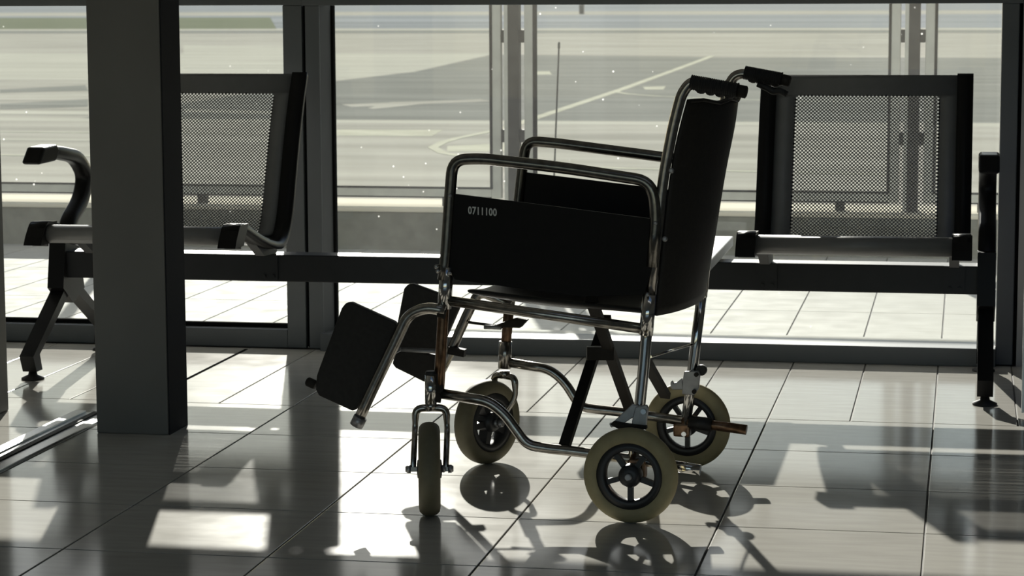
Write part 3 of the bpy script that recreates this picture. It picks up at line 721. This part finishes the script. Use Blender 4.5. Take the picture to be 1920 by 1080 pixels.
# casters
def caster(stem_xy, top_z, contact, axis_world, m, barrel=None):
    """stem foot (world xy), fork crown height, wheel contact (world xy), wheel axis (world)"""
    ax = wd(axis_world).normalized(); c = wl((contact[0], contact[1], 0.104)); st = wl((stem_xy[0], stem_xy[1], top_z))
    root = empty('caster', (0, 0, 0), 0, wc)
    tr_ = wheel('caster_wheel', c, ax, 0.104, 0.048, m, 0.4, 0.016, 1.15); tr_.name = 'caster_wheel'
    fk = MB()
    for s in (-1, 1):
        o = ax*(s*0.036)
        p = smooth_path([st+Vector((0, 0, 0.0)), st+ax*(s*0.034)+Vector((0, 0, -0.001)), st+ax*(s*0.036)+Vector((0, 0, -0.05)).lerp(c-st, 0.0), c+o], 0.016)
        fk.tube(p, [0.0085]*(len(p)//2)+[0.0068]*(len(p)-len(p)//2), 10)
    fk.bar(c-ax*0.045, c+ax*0.045, 0.010, 0.010)
    fk.tube([st+Vector((0, 0, -0.004)), st+Vector((0, 0, 0.012))], 0.013, 12)
    fk.build('fork', M['chrome_worn'], root)
    for s in (-1, 1):
        MB().lathe([(0.0095, 0), (0.0095, 0.007), (0.006, 0.012)], c+ax*(s*0.041), ax*s, 6).build('nut', M['zinc'], root)
    return root
vd = Vector((-0.218, 0.976, 0))   # the near caster is turned edge-on to the viewer
nax = Vector((0.976, 0.218, 0))
stN = CO+CF*0.0; sN = K(808, 758, NV-0.012); 
sNw = CO+CF*sN.x+CL*(-sN.y)
nc = on_z(806, 966)
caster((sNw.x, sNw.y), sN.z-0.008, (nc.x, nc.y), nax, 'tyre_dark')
MB().tube([K(808, 756, NV-0.012), K(808, 703, NV-0.012)], 0.0135, 16).build('caster_barrel', M['chrome'], wc)
MB().lathe([(0.012, 0), (0.014, 0.003), (0.011, 0.009)], K(808, 703, NV-0.012), (0, 0, 1), 14).build('barrel_cap', M['rubber'], wc)
MB().bar(K(808, 735, NV-0.01), K(828, 738, NV), 0.02, 0.04).build('barrel_bracket', M['black_metal'], wc)
MB().bar(K(808, 712, NV-0.01), K(826, 712, NV), 0.02, 0.03).build('barrel_bracket', M['black_metal'], wc)
fcx = on_z(914, 869); sF = K(946, 695, FV); sFw = CO+CF*sF.x+CL*(-sF.y)
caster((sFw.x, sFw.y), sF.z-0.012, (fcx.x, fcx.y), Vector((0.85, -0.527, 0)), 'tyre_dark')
MB().tube([K(946, 690, FV), K(948, 640, FV)], 0.016, 16).build('caster_barrel', M['chrome_worn'], wc)
# --- leg rests: hanger tubes with the footplates folded up beside them
def plate(pts, v, t, name='footplate'):
    o = MB().prism([K(x, y, v) for x, y in pts], (0, -t, 0)).build(name, M['vinyl'], wc)
    bv = o.modifiers.new('edge', 'BEVEL'); bv.width = 0.004; bv.segments = 2
    return o
tubeK('leg_hanger', [(836, 583), (800, 576), (765, 590), (735, 655), (700, 727), (668, 797)], NV-0.01, M['chrome_worn'], 0.0125, 0.05)
MB().tube([K(836, 590, NV-0.01), K(822, 586, NV-0.01)], 0.011, 12).build('hanger_latch', M['black_metal'], wc)
tubeK('hanger_foot', [(676, 782), (668, 798)], NV-0.012, M['zinc'], 0.0155)
plate([(640, 578), (648, 568), (658, 567), (740, 604), (744, 612), (690, 735), (668, 768), (660, 771), (597, 742), (591, 730), (593, 705), (600, 685)], NV+0.004, 0.020)
MB().lathe([(0.010, 0), (0.011, 0.006), (0.011, 0.02), (0.007, 0.024)], K(592, 722, NV+0.014), (0.9, 0, 0.35), 12).build('plate_knob', M['black_metal'], wc)
tubeK('leg_hanger', [(957, 572), (925, 556), (898, 548), (878, 585), (845, 660), (822, 704)], FV-0.01, M['chrome_worn'], 0.012, 0.05)
plate([(757, 541), (765, 533), (774, 532), (858, 563), (862, 575), (830, 648), (822, 655), (741, 652), (738, 640)], FV+0.0, 0.018)
plate([(741, 663), (752, 657), (790, 660), (826, 668), (822, 690), (800, 716), (794, 716), (741, 690), (735, 682)], FV+0.0, 0.018, 'heel_plate')
MB().tube([K(752, 656, FV), K(826, 660, FV)], 0.005, 8).build('plate_hinge', M['zinc'], wc)
MB().bar(K(842, 656, FV-0.02), K(872, 662, FV-0.02), 0.02, 0.018).build('hanger_clamp', M['black_metal'], wc)
# --- brakes
def bracket(pts, v, m='zinc', t=0.010, name='brake_bracket'):
    o = MB().prism([K(x, y, v) for x, y in pts], (0, t, 0)).build(name, M[m], wc)
    bv = o.modifiers.new('edge', 'BEVEL'); bv.width = 0.0015; bv.segments = 1
    return o
bk = bracket([(1193, 762), (1214, 758), (1217, 764), (1213, 800), (1190, 802), (1186, 790)], NV-0.014, 'zinc')
bracket([(1150, 791), (1186, 757), (1198, 760), (1196, 776), (1164, 798), (1146, 801), (1143, 793)], NV-0.016, 'zinc', 0.006, 'brake_arm')
bracket([(1146, 795), (1152, 788), (1172, 792), (1215, 797), (1214, 804), (1160, 802)], NV-0.02, 'black_metal', 0.012, 'brake_shoe')
MB().lathe([(0.006, 0), (0.006, 0.006)], K(1207, 771, NV-0.026), (0, 1, 0), 10).build('brake_bolt', M['chrome'], wc)
bracket([(1284, 696), (1311, 694), (1314, 702), (1311, 728), (1303, 740), (1280, 738), (1281, 715)], FV-0.018, 'zinc', 0.010)
for x, y in ((1306, 702), (1302, 734)):
    MB().lathe([(0.0055, 0), (0.0055, 0.006)], K(x, y, FV-0.032), (0, 1, 0), 10).build('brake_bolt', M['black_metal'], wc)
bracket([(1258, 716), (1262, 712), (1264, 718), (1270, 716), (1280, 708), (1282, 730), (1262, 730), (1258, 726)], FV-0.016, 'zinc', 0.006, 'brake_arm')
MB().lathe([(0.012, 0), (0.013, 0.004), (0.013, 0.016), (0.01, 0.02)], K(1314, 695, FV-0.02), (0, -1, 0), 14).build('brake_knob', M['rubber'], wc)
MB().lathe([(0.006, 0), (0.006, 0.008)], K(1283, 813, FV-0.03), (0, 1, 0), 10).build('axle_bolt', M['chrome'], wc)
bracket([(934, 607), (972, 594), (993, 598), (979, 613), (945, 612)], FV-0.03, 'black_metal', 0.02, 'brake_pedal')
tubeK('brake_rod', [(878, 604), (908, 608), (943, 613)], FV-0.02, M['black_metal'], 0.0035)
tubeK('brake_rod', [(908, 613), (940, 614)], FV-0.025, M['zinc'], 0.0055)
# small clamp screws on the front sockets
for x, y in ((826, 508), (848, 512), (823, 500)):
    MB().lathe([(0.005, 0), (0.005, 0.008), (0.003, 0.011)], K(x, y, NV-0.01), (0.8, 0.6, 0), 8).build('clamp_screw', M['chrome'], wc)
